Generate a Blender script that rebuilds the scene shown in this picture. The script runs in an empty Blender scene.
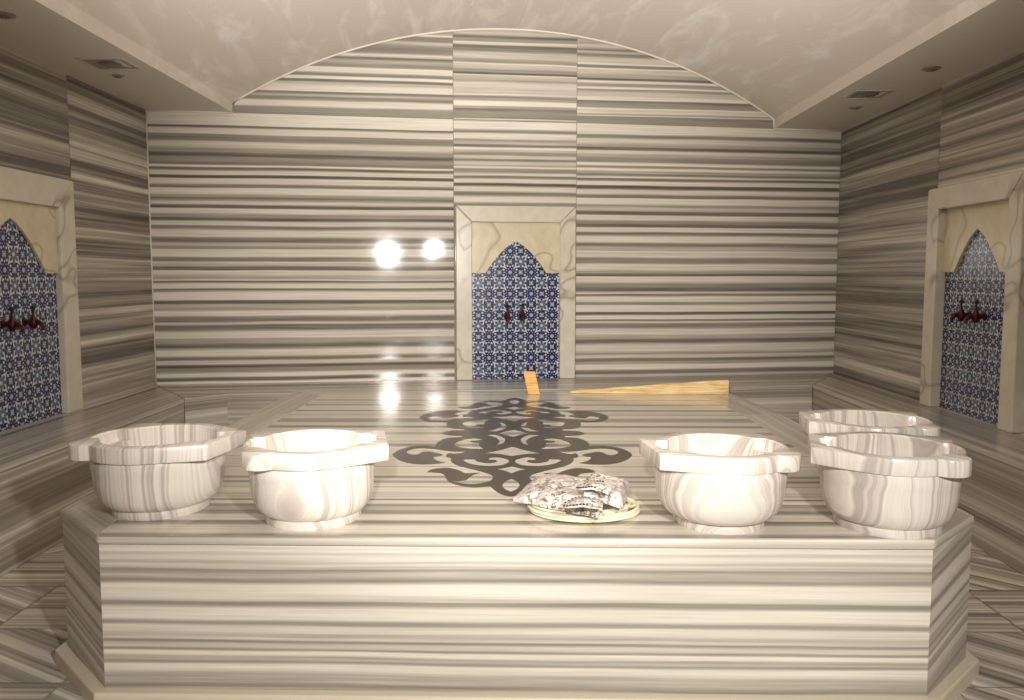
import bpy, bmesh, math, random
from mathutils import Vector, Matrix, noise as mnoise
C = bpy.context.scene.collection
PI = math.pi
# ------------------------------------------------------------------ camera
F = 850.0
CAMZ = 1.40
PITCH = math.atan(75 / F)
YAW = math.atan(8 / F)
cd = bpy.data.cameras.new('camera'); cam = bpy.data.objects.new('camera', cd); C.objects.link(cam)
cam.location = (0, 0, CAMZ)
cam.rotation_euler = (PI / 2 - PITCH, 0, YAW)
cd.sensor_width = 36; cd.lens = F / 1024 * 36; cd.clip_end = 100
bpy.context.scene.camera = cam
RM = cam.rotation_euler.to_matrix()
def ray(px, py):
    return RM @ Vector(((px - 512) / F, (350 - py) / F, -1))
def onz(px, py, z):
    d = ray(px, py); t = (z - CAMZ) / d.z
    return Vector((d.x * t, d.y * t, z))
def onx(px, py, x):
    d = ray(px, py); t = x / d.x
    return Vector((x, d.y * t, CAMZ + d.z * t))
def onplane(px, py, p0, n):
    d = ray(px, py); o = Vector((0, 0, CAMZ)); t = (p0 - o).dot(n) / d.dot(n)
    return o + d * t

# ------------------------------------------------------------------ object helpers
def setp(o, label=None, cat=None, group=None, kind=None):
    if label: o['label'] = label
    if cat: o['category'] = cat
    if group: o['group'] = group
    if kind: o['kind'] = kind
    return o
def thing(name, label, cat, loc=(0, 0, 0), rz=0, group=None):
    o = bpy.data.objects.new(name, None); C.objects.link(o)
    o.empty_display_size = .1
    o.location = loc; o.rotation_euler = (0, 0, rz)
    return setp(o, label, cat, group)
def obj(name, bm, mats, parent=None, smooth=False, bevel=0, seg=2, angle=40):
    me = bpy.data.meshes.new(name)
    bm.normal_update(); bm.to_mesh(me); bm.free()
    o = bpy.data.objects.new(name, me); C.objects.link(o)
    for m in (mats if isinstance(mats, (list, tuple)) else [mats]): me.materials.append(m)
    if parent: o.parent = parent
    if smooth:
        for p in me.polygons: p.use_smooth = True
        if smooth == 'auto':
            try: me.set_sharp_from_angle(angle=math.radians(angle))
            except Exception: pass
    if bevel:
        b = o.modifiers.new('bevel', 'BEVEL'); b.width = bevel; b.segments = seg
        b.limit_method = 'ANGLE'; b.angle_limit = math.radians(35)
    return o
def uvface(bm, pts, uvs=None, mat=0, ud=None, vd=None, off=(0, 0)):
    """face with UVs: u = p.ud, v = p.vd (metres)"""
    uvl = bm.loops.layers.uv.verify()
    f = bm.faces.new([bm.verts.new(p) for p in pts]); f.material_index = mat
    for i, l in enumerate(f.loops):
        if uvs: l[uvl].uv = uvs[i]
        else: l[uvl].uv = (l.vert.co.dot(ud) + off[0], l.vert.co.dot(vd) + off[1])
    return f
X, Y, Z = Vector((1, 0, 0)), Vector((0, 1, 0)), Vector((0, 0, 1))
def autouv(bm, along=None, off=(0, 0)):
    """every face: v = across the stripes, u = along them"""
    uvl = bm.loops.layers.uv.verify(); bm.normal_update()
    for f in bm.faces:
        n = f.normal
        a = along
        if a is None or abs(n.dot(a)) > .8:
            a = Z.cross(n) if abs(n.z) < .8 else X
            if a.length < 1e-4: a = X
        a = (a - n * a.dot(n)).normalized()
        b = n.cross(a)
        if abs(n.z) < .8 and b.z < 0: b = -b
        for l in f.loops: l[uvl].uv = (l.vert.co.dot(a) + off[0], l.vert.co.dot(b) + off[1])
def weld(bm, d=1e-5): bmesh.ops.remove_doubles(bm, verts=bm.verts, dist=d)
def recalc(bm): bmesh.ops.recalc_face_normals(bm, faces=bm.faces)
def prism(bm, pts, z0, z1, mat=0):
    """pts ccw 2D list -> closed prism"""
    n = len(pts)
    lo = [bm.verts.new((p[0], p[1], z0)) for p in pts]; hi = [bm.verts.new((p[0], p[1], z1)) for p in pts]
    fs = [bm.faces.new(lo[::-1]), bm.faces.new(hi)]
    for i in range(n):
        j = (i + 1) % n; fs.append(bm.faces.new((lo[i], lo[j], hi[j], hi[i])))
    for f in fs: f.material_index = mat
    return fs
def box(bm, x0, x1, y0, y1, z0, z1): return prism(bm, [(x0, y0), (x1, y0), (x1, y1), (x0, y1)], z0, z1)
def lathe(bm, prof, n=32, mtx=None):
    rings = []
    for r, z in prof:
        if r < 1e-6: rings.append([bm.verts.new((0, 0, z))])
        else: rings.append([bm.verts.new((r * math.cos(2 * PI * k / n), r * math.sin(2 * PI * k / n), z)) for k in range(n)])
    for a, b in zip(rings, rings[1:]):
        for k in range(n):
            k2 = (k + 1) % n
            if len(a) == 1 and len(b) == 1: continue
            if len(a) == 1: bm.faces.new((a[0], b[k2], b[k]))
            elif len(b) == 1: bm.faces.new((a[k], a[k2], b[0]))
            else: bm.faces.new((a[k], a[k2], b[k2], b[k]))
    vs = [v for r in rings for v in r]
    if mtx: bmesh.ops.transform(bm, matrix=mtx, verts=vs)
    return vs
def tube(bm, path, rad, n=8, closed=False):
    P = [Vector(p) for p in path]; m = len(P); rings = []
    for i, p in enumerate(P):
        if closed: t = P[(i + 1) % m] - P[i - 1]
        else: t = P[min(i + 1, m - 1)] - P[max(i - 1, 0)]
        t.normalize()
        a = t.cross(Z) if abs(t.z) < .9 else t.cross(X); a.normalize(); b = t.cross(a)
        r = rad[i] if isinstance(rad, (list, tuple)) else rad
        rings.append([bm.verts.new(p + (a * math.cos(2 * PI * k / n) + b * math.sin(2 * PI * k / n)) * r) for k in range(n)])
    for i in range(m if closed else m - 1):
        A, B = rings[i], rings[(i + 1) % m]
        for k in range(n): bm.faces.new((A[k], A[(k + 1) % n], B[(k + 1) % n], B[k]))
    if not closed:
        bm.faces.new(rings[0][::-1]); bm.faces.new(rings[-1])

# ------------------------------------------------------------------ materials
def lin(c):
    return tuple((v / 255 / 12.92 if v / 255 <= .04045 else ((v / 255 + .055) / 1.055) ** 2.4) for v in c) + (1,)
class NT:
    def __init__(s, name):
        s.m = bpy.data.materials.new(name); s.m.use_nodes = True
        s.t = s.m.node_tree; s.b = s.t.nodes['Principled BSDF']
    def n(s, typ, **kw):
        nd = s.t.nodes.new(typ)
        for k, v in kw.items(): setattr(nd, k, v)
        return nd
    def l(s, a, b): s.t.links.new(a, b)
    def val(s, sock, v):
        if hasattr(v, 'is_output') or isinstance(v, bpy.types.NodeSocket): s.l(v, sock)
        else: sock.default_value = v
    def math(s, op, a, b=0.0, c=None, clamp=False):
        nd = s.n('ShaderNodeMath', operation=op); nd.use_clamp = clamp
        s.val(nd.inputs[0], a); s.val(nd.inputs[1], b)
        if c is not None: s.val(nd.inputs[2], c)
        return nd.outputs[0]
    def comb(s, x, y, z=0.0):
        nd = s.n('ShaderNodeCombineXYZ')
        for i, v in enumerate((x, y, z)): s.val(nd.inputs[i], v)
        return nd.outputs[0]
    def sep(s, v):
        nd = s.n('ShaderNodeSeparateXYZ'); s.l(v, nd.inputs[0]); return nd.outputs
    def noise(s, vec, scale=1, detail=2, rough=.5, dist=0):
        nd = s.n('ShaderNodeTexNoise'); s.l(vec, nd.inputs['Vector'])
        nd.inputs['Scale'].default_value = scale; nd.inputs['Detail'].default_value = detail
        nd.inputs['Roughness'].default_value = rough; nd.inputs['Distortion'].default_value = dist
        return nd.outputs[0]
    def ramp(s, fac, stops, interp='LINEAR'):
        nd = s.n('ShaderNodeValToRGB'); s.val(nd.inputs[0], fac); r = nd.color_ramp; r.interpolation = interp
        while len(r.elements) > 1: r.elements.remove(r.elements[-1])
        first = True
        for p, c in stops:
            if not isinstance(c, (tuple, list)): c = (c, c, c, 1)
            if first: e = r.elements[0]; e.position = p; first = False
            else: e = r.elements.new(p)
            e.color = c
        return nd.outputs[0]
    def mix(s, f, a, b, typ='RGBA', blend='MIX'):
        nd = s.n('ShaderNodeMix', data_type=typ)
        if typ == 'RGBA': nd.blend_type = blend; i = (0, 6, 7); o = 2
        else: i = (0, 2, 3); o = 0
        s.val(nd.inputs[i[0]], f); s.val(nd.inputs[i[1]], a); s.val(nd.inputs[i[2]], b)
        return nd.outputs[o]
    def out(s, color, rough=.3, metal=0, spec=.5, bump=None, bs=.1, bd=.01):
        s.val(s.b.inputs['Base Color'], color); s.val(s.b.inputs['Roughness'], rough)
        s.b.inputs['Metallic'].default_value = metal
        s.b.inputs['Specular IOR Level'].default_value = spec
        if bump is not None:
            nd = s.n('ShaderNodeBump'); nd.inputs['Strength'].default_value = bs; nd.inputs['Distance'].default_value = bd
            s.l(bump, nd.inputs['Height']); s.l(nd.outputs[0], s.b.inputs['Normal'])
        return s.m
LIGHT, MID, DARK = lin((241, 234, 219)), lin((167, 160, 148)), lin((82, 77, 70))
def stone(name, bands=None, seed=0.0, rough=.06, scale=1.0, cols=(LIGHT, MID, DARK), spec=.5, contrast=1.0, shift=0.0, wob=.010):
    """banded marble; v of the UV map runs across the bands (metres). bands = [(v0, v1, tone)]"""
    N = NT(name)
    uv = N.n('ShaderNodeUVMap').outputs[0]
    u, v, _ = N.sep(uv)
    w = N.noise(N.comb(N.math('MULTIPLY', u, .7), N.math('MULTIPLY', v, 3.0), seed), 1, 2)
    w = N.math('MULTIPLY', N.math('SUBTRACT', w, .5), wob * 2)
    vv = N.math('ADD', v, w)
    fine = N.noise(N.comb(N.math('MULTIPLY', u, 1.3), N.math('MULTIPLY', vv, 75), seed + 3), 1, 4, .65)
    if bands:
        B = sorted(bands); stops = []
        prev = None
        for a, b, t in B:
            if prev is not None and a > prev + .004: stops.append(((prev + a) / 2, .06))
            e = (b - a) * .22
            stops += [(a + e, t), (b - e, t)]
            prev = b
        lo, hi = stops[0][0], stops[-1][0]
        tone = None; i = 0
        while i < len(stops) - 1:
            ch = stops[i:i + 30]
            p0, p1 = ch[0][0], ch[-1][0]
            mr = N.n('ShaderNodeMapRange'); N.val(mr.inputs[0], vv); mr.inputs[1].default_value = p0; mr.inputs[2].default_value = p1
            r = N.ramp(mr.outputs[0], [((p - p0) / (p1 - p0), t) for p, t in ch])
            if tone is None: tone = r
            else: tone = N.mix(N.math('GREATER_THAN', vv, p0), tone, r)
            i += 29
        # stone beyond the ends of the list
        tone = N.math('ADD', tone, N.math('MULTIPLY', N.math('SUBTRACT', fine, .46), .62), clamp=True)
    else:
        a = N.noise(N.comb(N.math('MULTIPLY', u, .06), N.math('MULTIPLY', vv, 9 * scale), seed), 1, 5, .72)
        b = N.noise(N.comb(N.math('MULTIPLY', u, .12), N.math('MULTIPLY', vv, 30 * scale), seed + 7.3), 1, 3, .6)
        a = N.math('ADD', N.math('MULTIPLY', a, .68), N.math('MULTIPLY', b, .32))
        mr = N.n('ShaderNodeMapRange'); N.val(mr.inputs[0], a)
        mr.inputs[1].default_value = .5 - .11 / contrast + shift; mr.inputs[2].default_value = .5 + .13 / contrast + shift
        tone = N.math('ADD', mr.outputs[0], N.math('MULTIPLY', N.math('SUBTRACT', fine, .5), .3), clamp=True)
    col = N.ramp(tone, [(0, cols[0]), (.5, cols[1]), (1, cols[2])])
    cl = N.noise(N.comb(N.math('MULTIPLY', u, 2.2), N.math('MULTIPLY', v, 6), seed + 11), 1, 3)
    col = N.mix(N.math('MULTIPLY', cl, .16), col, lin((206, 192, 170)))
    sm = N.noise(N.comb(N.math('MULTIPLY', u, 5), N.math('MULTIPLY', v, 5), seed), 1, 4, .6)
    rg = N.math('ADD', rough - .03, N.math('MULTIPLY', sm, .06))
    return N.out(col, rg, spec=spec)
def N_mid(a, b): return tuple((x + y) / 2 for x, y in zip(a, b))
def solidstone(name, base, vein, dark, axis=(1, 0, 0), scale=14, seed=0.0, rough=.25, wob=.25, obcoord='Object'):
    """marble cut through layered rock: layers stand square to `axis`, so round shapes show nested curves"""
    N = NT(name)
    co = N.n('ShaderNodeTexCoord').outputs[obcoord]
    dist = N.noise(co, 3.2, 2)
    nd = N.n('ShaderNodeVectorMath', operation='DOT_PRODUCT'); N.l(co, nd.inputs[0]); nd.inputs[1].default_value = axis
    q = N.math('ADD', nd.outputs['Value'], N.math('MULTIPLY', dist, wob * .25))
    a = N.noise(N.comb(N.math('MULTIPLY', q, scale), seed, 0.0), 1, 3, .6)
    a2 = N.noise(N.comb(N.math('MULTIPLY', q, scale * 3.1), seed + 4, 0.0), 1, 2, .5)
    a = N.math('ADD', N.math('MULTIPLY', a, .74), N.math('MULTIPLY', a2, .26))
    tone = N.ramp(a, [(.34, base), (.42, N_mid(base, vein)), (.47, base), (.52, vein), (.56, dark), (.60, vein), (.66, N_mid(base, vein)), (.74, base)])
    b = N.noise(co, 9, 3)
    col = N.mix(N.math('MULTIPLY', b, .35), tone, base)
    return N.out(col, rough)
def plain(name, c, rough=.5, metal=0, spec=.5, var=.0, scale=8, bump=0):
    N = NT(name)
    co = N.n('ShaderNodeTexCoord').outputs['Object']
    n = N.noise(co, scale, 4, .6)
    c = lin(c); c2 = tuple(x * (1 - var) for x in c[:3]) + (1,)
    col = N.mix(n, c, c2)
    return N.out(col, rough, metal, spec, bump=n if bump else None, bs=bump)

# ------------------------------------------------------------------ levels and plan
ZF = -.03                              # floor
ZS, ZB, ZC = .55, .48, 2.78           # slab top, bench top, flat ceiling
WL = onz(156, 384.5, ZB); WR = onz(833.5, 373.3, ZB)      # back corners on the bench
wd = (WR - WL).normalized(); wn = Vector((wd.y, -wd.x, 0))   # along wall, out of wall to camera
XL, XR = WL.x, WR.x
Y0 = -1.6
def ywall(x): return WL.y + (x - WL.x) * wd.y / wd.x
def onwall(px, py, off=0): return onplane(px, py, WL + wn * off, wn)

# ------------------------------------------------------------------ back wall: measured stone bands
def bands(x, lst):
    return [(onwall(x, y1).z, onwall(x, y0).z, t) for y0, y1, t in lst]
def zl(base, sc, s):
    out = []
    for tok in s.split():
        a, t = tok.split(':'); a0, a1 = a.split('-')
        out.append((base + float(a0) / sc, base + float(a1) / sc, float(t)))
    return out
bl = zl(105, 7, '88-150:.05 155-168:.85 170-210:.1 215-235:.6 235-262:.7 262-310:.15 310-345:.5 345-368:.9 368-410:.55 412-425:.75 428-440:0 442-462:.8 465-490:.1 495-520:.95 525-562:.1 565-585:.75 590-632:.05 635-650:.5 650-668:.75') \
   + zl(200, 7, '0-10:.5 12-38:.15 40-65:.9 70-98:.1 100-130:.5 130-148:.9 150-185:.15 188-203:.75 205-268:.1 270-298:.8 300-325:.3 325-345:.6 350-390:.1 398-435:.7 440-465:.3 465-495:.85 500-525:.15 525-560:.4 565-577:.8 580-612:.1 618-632:.75 635-690:.05') \
   + zl(295, 7, '35-60:.9 60-90:.35 92-103:.5 105-145:.05 148-190:.75 190-200:.2 200-245:.8 248-290:.15 295-338:.45 340-365:.85 368-430:.1 432-448:.8 450-482:.2 485-500:.95 500-535:.6 538-565:.05 568-592:.85 595-612:.0')
br = zl(120, 7, '60-110:.1 112-130:.75 132-170:.2 172-195:.45 195-215:.9 217-240:.15 240-262:.4 262-305:.65 305-322:0 325-340:.6 342-358:0 360-380:.4 380-395:.7 398-410:.1 412-428:.8 430-455:.05 460-485:.95 488-525:.1 528-550:.75 555-595:.05 597-612:.5 615-630:.25') \
   + zl(210, 7, '0-8:.3 10-40:.85 45-75:.1 78-100:.6 102-125:.85 130-158:.1 160-175:.8 178-235:.05 238-252:.75 255-290:.35 295-325:.15 330-380:.65 385-425:.1 428-445:.45 447-465:.85 470-510:.1 512-545:.6 545-570:.85 572-587:.2 588-600:.75 602-630:.05') \
   + zl(300, 7, '0-11:.1 12-35:.6 40-78:.05 82-102:.9 105-130:.05 135-148:.7 150-159:.1 160-195:.7 198-235:.15 240-275:.4 275-297:.85 300-365:.15 368-380:.5 380-405:.2 408-425:.8 425-450:.45 455-485:.05 488-515:.8 515-535:.3 535-560:.6')
bc = zl(25, 7, '30-75:.35 75-92:.85 92-120:.6 125-140:.25 143-160:.9 160-185:.75 185-245:.3 248-270:.6 275-310:.3 312-335:.6 335-350:.95 355-388:.35 388-398:.55 400-440:.2 440-490:.28 495-520:.65 522-532:.5 535-565:0 570-590:.5 590-602:.8 602-640:.65') \
   + zl(115, 7, '10-30:.7 35-45:.4 50-105:.05 108-120:.75 122-170:.1 172-182:.55 185-205:.35 205-222:.8 225-240:0 240-255:.3 258-280:.6 282-305:.2 308-320:.7 322-350:.2 350-359:.4 360-370:.05 372-405:.6 408-425:.15 428-442:.75 445-470:.1 475-495:.95 498-540:.1 543-562:.75 565-615:.05 618-632:.6')
bul = zl(30, 7, '0-30:.5 40-85:.75 85-98:.3 100-180:.75 185-195:.3 198-212:.85 215-245:.45 245-275:.7 280-315:.1 318-340:.75 345-360:.05 362-378:.85 380-400:.35 400-440:.1 445-465:.8 465-480:.4 482-505:.75 508-545:.1 550-620:.65 622-640:.6')
bur = zl(40, 7, '0-30:.5 30-60:.35 62-75:.8 75-95:.4 95-112:.8 115-165:.3 170-195:.75 200-240:.3 240-265:.5 265-280:.9 282-298:.1 300-325:.6 328-340:.1 340-355:.6 355-395:.3 395-415:.1 420-435:.8 435-475:.6 480-505:.2 510-525:.45 530-545:.7 545-590:.65')
M_bl = stone('banded_marble_wall_a', bands(300, bl), 1.0)
M_br = stone('banded_marble_wall_b', bands(665, br), 2.0)
M_bc = stone('banded_marble_wall_c', bands(500, bc), 3.0)
M_bul = stone('banded_marble_wall_d', bands(400, bul), 4.0)
M_bur = stone('banded_marble_wall_e', bands(600, bur), 5.0)
M_side = stone('banded_marble_sides', None, 9.0, scale=.75, contrast=1.3, shift=-.03, rough=.22, wob=.005)  # tone shifted darker: the dim side light is painted into the stone
M_bench = stone('banded_marble_bench', None, 17.0, scale=1.1, contrast=.7, rough=.2, shift=-.02)
M_floor = stone('banded_marble_floor', None, 27.0, scale=1.2, contrast=1.0, rough=.22)
M_joint = plain('grout', (150, 138, 116), .8)

ZCL, ZCR = onwall(148, 110).z, onwall(841, 130.5).z
def zc(x): return ZCL + (ZCR - ZCL) * (x - XL) / (XR - XL)
def wallpt(t, z): return WL + wd * t + Z * (z - WL.z)
tA = (onwall(453.5, 160) - WL).dot(wd); tB = (onwall(576.5, 160) - WL).dot(wd); tR = (WR - WL).length
bm = bmesh.new(); g = .0025
def zj(t): return zc(XL + wd.x * t)
def panel(t0, t1, z0, z1, mi):
    a0, a1 = (zj(t0), zj(t1)) if z0 is None else (z0, z0)
    b0, b1 = (zj(t0), zj(t1)) if z1 is None else (z1, z1)
    uvface(bm, [wallpt(t0 + g, a0 + g), wallpt(t1 - g, a1 + g), wallpt(t1 - g, b1 - g), wallpt(t0 + g, b0 - g)],
           [(t0, a0), (t1, a1), (t1, b1), (t0, b0)], mi)
ZT = 3.75
panel(0, tA, ZF, None, 0); panel(tB, tR, ZF, None, 1); panel(tA, tB, ZF, None, 2)
panel(0, tA, None, ZT, 3); panel(tB, tR, None, ZT, 4); panel(tA, tB, None, ZT, 2)
off = -wn * .004
uvface(bm, [wallpt(-.1, ZF) + off, wallpt(tR + .1, ZF) + off, wallpt(tR + .1, ZT) + off, wallpt(-.1, ZT) + off], [(0, 0)] * 4, 5)
setp(obj('wall_back', bm, [M_bl, M_br, M_bc, M_bul, M_bur, M_joint]), 'back wall clad in horizontally banded grey and cream marble', 'wall', kind='structure')

# side walls, in slabs with their own run of bands
def sidewall(name, x, splits, zs, label, sgn):
    bm = bmesh.new(); k = 0
    for i in range(len(splits) - 1):
        for j in range(len(zs) - 1):
            a, b, c, d = splits[i] + g, splits[i + 1] - g, zs[j] + g, zs[j + 1] - g
            pts = [(x, a, c), (x, b, c), (x, b, d), (x, a, d)]
            o = k * 5.37; k += 1
            uvface(bm, [Vector(p) for p in (pts if sgn < 0 else pts[::-1])],
                   [(p[1] + o, p[2] + o) for p in (pts if sgn < 0 else pts[::-1])], 0)
    xx = x + sgn * .004
    uvface(bm, [Vector((xx, splits[0], ZF)), Vector((xx, splits[-1], ZF)), Vector((xx, splits[-1], zs[-1])), Vector((xx, splits[0], zs[-1]))], [(0, 0)] * 4, 1)
    return setp(obj(name, bm, [M_side, M_joint]), label, 'wall', kind='structure')
sidewall('wall_left', XL, [Y0, 1.6, 3.9, 5.0, 5.86, ywall(XL)], [ZF, 2.05, ZCL + .04], 'left wall of horizontally banded marble, toned darker for shade', -1)
sidewall('wall_right', XR, [Y0, 1.6, 3.9, 6.10, ywall(XR)], [ZF, 2.06, ZCR + .04], 'right wall of horizontally banded marble, toned darker for shade', 1)

# floor of square slabs whose bands turn from slab to slab
bm = bmesh.new(); rnd = random.Random(4)
xs = [XL - .1 + .52 * i for i in range(13)]
ys = [1.05, 1.5, 1.95, 2.40, 2.86, 3.32, 3.78, 4.25, 4.7, 5.2, 5.7, 6.2, 6.7, 7.2, 7.7, 8.2]
ys = [Y0, -1, -.4, .2, .62] + ys
for i in range(len(xs) - 1):
    for j in range(len(ys) - 1):
        a = rnd.choice([0, 0, 45, -45, 0, 35, -35])
        if xs[i] < -1.6: a = [0, 38, 0, -30][(j + i) % 4]
        if xs[i + 1] > 1.6: a = [0, -45, -45, 0][(j + i) % 4]
        a = math.radians(a); ud = Vector((math.cos(a), math.sin(a), 0)); vd = Vector((-math.sin(a), math.cos(a), 0))
        uvface(bm, [Vector((xs[i] + g, ys[j] + g, ZF)), Vector((xs[i + 1] - g, ys[j] + g, ZF)), Vector((xs[i + 1] - g, ys[j + 1] - g, ZF)), Vector((xs[i] + g, ys[j + 1] - g, ZF))], None, 0, ud, vd, (rnd.random() * 9, rnd.random() * 9))
uvface(bm, [Vector((XL - .2, Y0, ZF - .004)), Vector((XR + .2, Y0, ZF - .004)), Vector((XR + .2, 8.3, ZF - .004)), Vector((XL - .2, 8.3, ZF - .004))], [(0, 0)] * 4, 1)
setp(obj('floor', bm, [M_floor, M_joint]), 'floor of banded marble tiles laid in turned directions', 'floor', kind='structure')

# ------------------------------------------------------------------ ceiling: two flat strips and a plastered vault between
N = NT('plaster')
co = N.n('ShaderNodeTexCoord').outputs['Object']
sx, sy, sz = N.sep(co)
tr = N.noise(N.comb(N.math('MULTIPLY', sx, 2.2), N.math('ADD', N.math('MULTIPLY', sy, .55), N.math('MULTIPLY', sx, .9)), sz), 2.3, 5, .65, .6)
rg = N.ramp(tr, [(.42, .62), (.58, .62), (.66, .34)])
col = N.mix(N.math('MULTIPLY', N.ramp(tr, [(.5, 0.0), (.66, 1.0)]), .7), lin((226, 216, 203)), lin((250, 246, 238)))
M_plaster = N.out(col, rg, bump=tr, bs=.12, bd=.01)
M_soffit = plain('painted_plaster', (228, 220, 206), .5, var=.06, scale=5)
M_trim = plain('white_bead', (240, 230, 212), .45)
XVL, XVR = onwall(233, 111).x, onwall(774, 130).x
bm = bmesh.new()
def soff(x0, x1):
    y1 = [ywall(x) - .002 for x in (x0, x1)]
    lo = [(x0, Y0, zc(x0)), (x1, Y0, zc(x1)), (x1, y1[1], zc(x1)), (x0, y1[0], zc(x0))]
    hi = [(p[0], p[1], p[2] + .05) for p in lo]
    a = [bm.verts.new(p) for p in lo]; b = [bm.verts.new(p) for p in hi]
    bm.faces.new(a[::-1]); bm.faces.new(b)
    for i in range(4): bm.faces.new((a[i], a[(i + 1) % 4], b[(i + 1) % 4], b[i]))
soff(XL, XVL); soff(XVR, XR); recalc(bm)
setp(obj('ceiling', bm, M_soffit), 'flat plaster ceiling strips along both side walls', 'ceiling', kind='structure')
bm = bmesh.new()
apex = onwall(508, 29).z
LPX = .085
A3, B3, C3 = (XVL + .008, zc(XVL) + LPX), (onwall(508, 29).x, apex), (XVR - .008, zc(XVR) + LPX)
def circ(p, q, r):
    ax_, ay, bx, by, cx, cy = *p, *q, *r
    d = 2 * (ax_ * (by - cy) + bx * (cy - ay) + cx * (ay - by))
    ux = ((ax_**2 + ay**2) * (by - cy) + (bx**2 + by**2) * (cy - ay) + (cx**2 + cy**2) * (ay - by)) / d
    uy = ((ax_**2 + ay**2) * (cx - bx) + (bx**2 + by**2) * (ax_ - cx) + (cx**2 + cy**2) * (bx - ax_)) / d
    return ux, uy, math.hypot(ax_ - ux, ay - uy)
ux, uy, R = circ(A3, B3, C3)
NA = 48; arc = []
t0_, t1_ = math.atan2(A3[1] - uy, A3[0] - ux), math.atan2(C3[1] - uy, C3[0] - ux)
for i in range(NA + 1):
    t_ = t0_ + (t1_ - t0_) * i / NA
    arc.append((ux + R * math.cos(t_), uy + R * math.sin(t_)))
prof = [(XVL, zc(XVL) + .0), (XVL + .004, zc(XVL) + .075)] + arc + [(XVR - .004, zc(XVR) + .075), (XVR, zc(XVR) + .0)]
back = []
for k in range(9):
    row = []
    for x, z in prof:
        yb = ywall(x) - .004
        row.append(bm.verts.new((x, Y0 + (yb - Y0) * k / 8, z)))
    back.append(row)
for r0, r1 in zip(back, back[1:]):
    for i in range(len(r0) - 1): bm.faces.new((r0[i], r0[i + 1], r1[i + 1], r1[i]))
weld(bm); recalc(bm)
bmesh.ops.reverse_faces(bm, faces=[f for f in bm.faces if f.normal.z > 0])
v = obj('ceiling_vault', bm, M_plaster, smooth='auto', angle=30)
v.name = 'ceiling.001'
setp(v, 'shallow plastered barrel vault over the middle of the room', 'ceiling', kind='structure')
# beads where ceiling and wall meet
bm = bmesh.new()
P = [Vector((x, ywall(x) - .008, z - .002)) for x, z in arc]
tube(bm, [Vector((XVL, ywall(XVL) - .008, zc(XVL)))] + P + [Vector((XVR, ywall(XVR) - .008, zc(XVR)))], .010, 6)
setp(obj('trim_1', bm, M_trim, smooth=True), 'white bead along the curved edge of the vault', 'trim', kind='structure')
for k, (x0, x1) in enumerate(((XL, XVL), (XVR, XR))):
    bm = bmesh.new(); tube(bm, [Vector((x0, ywall(x0) - .008, zc(x0) - .002)), Vector((x1, ywall(x1) - .008, zc(x1) - .002))], .011, 6)
    setp(obj('trim_%d' % (k + 2), bm, M_trim, smooth=True), 'white bead under the %s ceiling strip at the back wall' % ('left', 'right')[k], 'trim', kind='structure')
bm = bmesh.new(); x = XL + .004
tube(bm, [Vector((x, ywall(x) - .006, ZB)), Vector((x, ywall(x) - .006, zc(x)))], .006, 6)
setp(obj('trim_4', bm, M_trim, smooth=True), 'thin pale bead up the left back corner', 'trim', kind='structure')

# ------------------------------------------------------------------ benches round three walls
BL = onz(184, 398.5, ZB); BL2 = onz(227, 393.8, ZB); BR = onz(811, 385, ZB)
XBL, XBR = BL.x, onz(1024, 463, ZB).x
XBR = (XBR + BR.x) / 2
yBR = BR.y
def bench(name, label, pts, along, off):
    t = thing(name, label, 'bench', (0, 0, 0))
    def part(nm, P, z0, z1, bev, o):
        bm = bmesh.new(); prism(bm, P, z0, z1); recalc(bm); autouv(bm, along, o)
        return obj(nm, bm, M_bench, t, bevel=bev)
    part('seat_slab', pts, ZB - .035, ZB, .006, off)
    return t, part
def inset(pts, side, d):     # move the points that stand on the room side
    return [(p[0] + side[i][0] * d, p[1] + side[i][1] * d) for i, p in enumerate(pts)]
e = .003
# left
P = [(XL + e, Y0), (XBL, Y0), (XBL, BL.y), (XL + e, ywall(XL) - .012)]
t, part = bench('stone_bench', 'marble bench along the left wall under the left niche', P, Y, (3, 1))
S = [(0, 0), (1, 0), (1, 0), (0, 0)]
part('bench_face', inset(P, S, -.001), .16, ZB - .035, 0, (8, 2.3)); part('plinth', inset(P, S, .05), ZF, .16, .006, (5, 7))
# right
P = [(XBR, Y0), (XR - e, Y0), (XR - e, ywall(XR) - .012), (XBR, yBR)]
t, part = bench('stone_bench', 'marble bench along the right wall under the right niche', P, Y, (13, 4))
S = [(-1, 0), (0, 0), (0, 0), (-1, 0)]
part('bench_face', inset(P, S, -.001), .16, ZB - .035, 0, (9, 5.1)); part('plinth', inset(P, S, .05), ZF, .16, .006, (15, 9))
# back
P = [(XBL + .002, BL.y + .004), (BL2.x, BL2.y), (XBR - .002, yBR + .004), (XR - .006, ywall(XR) - .006), (XL + .006, ywall(XL) - .006)]
t, part = bench('stone_bench', 'marble bench along the back wall under the middle niche', P, wd, (23, 8))
S = [(0, -1), (0, -1), (0, -1), (0, 0), (0, 0)]
part('bench_face', inset(P, S, -.001), .16, ZB - .035, 0, (19, 3.1)); part('plinth', inset(P, S, .05), ZF, .16, .006, (25, 9))

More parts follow.
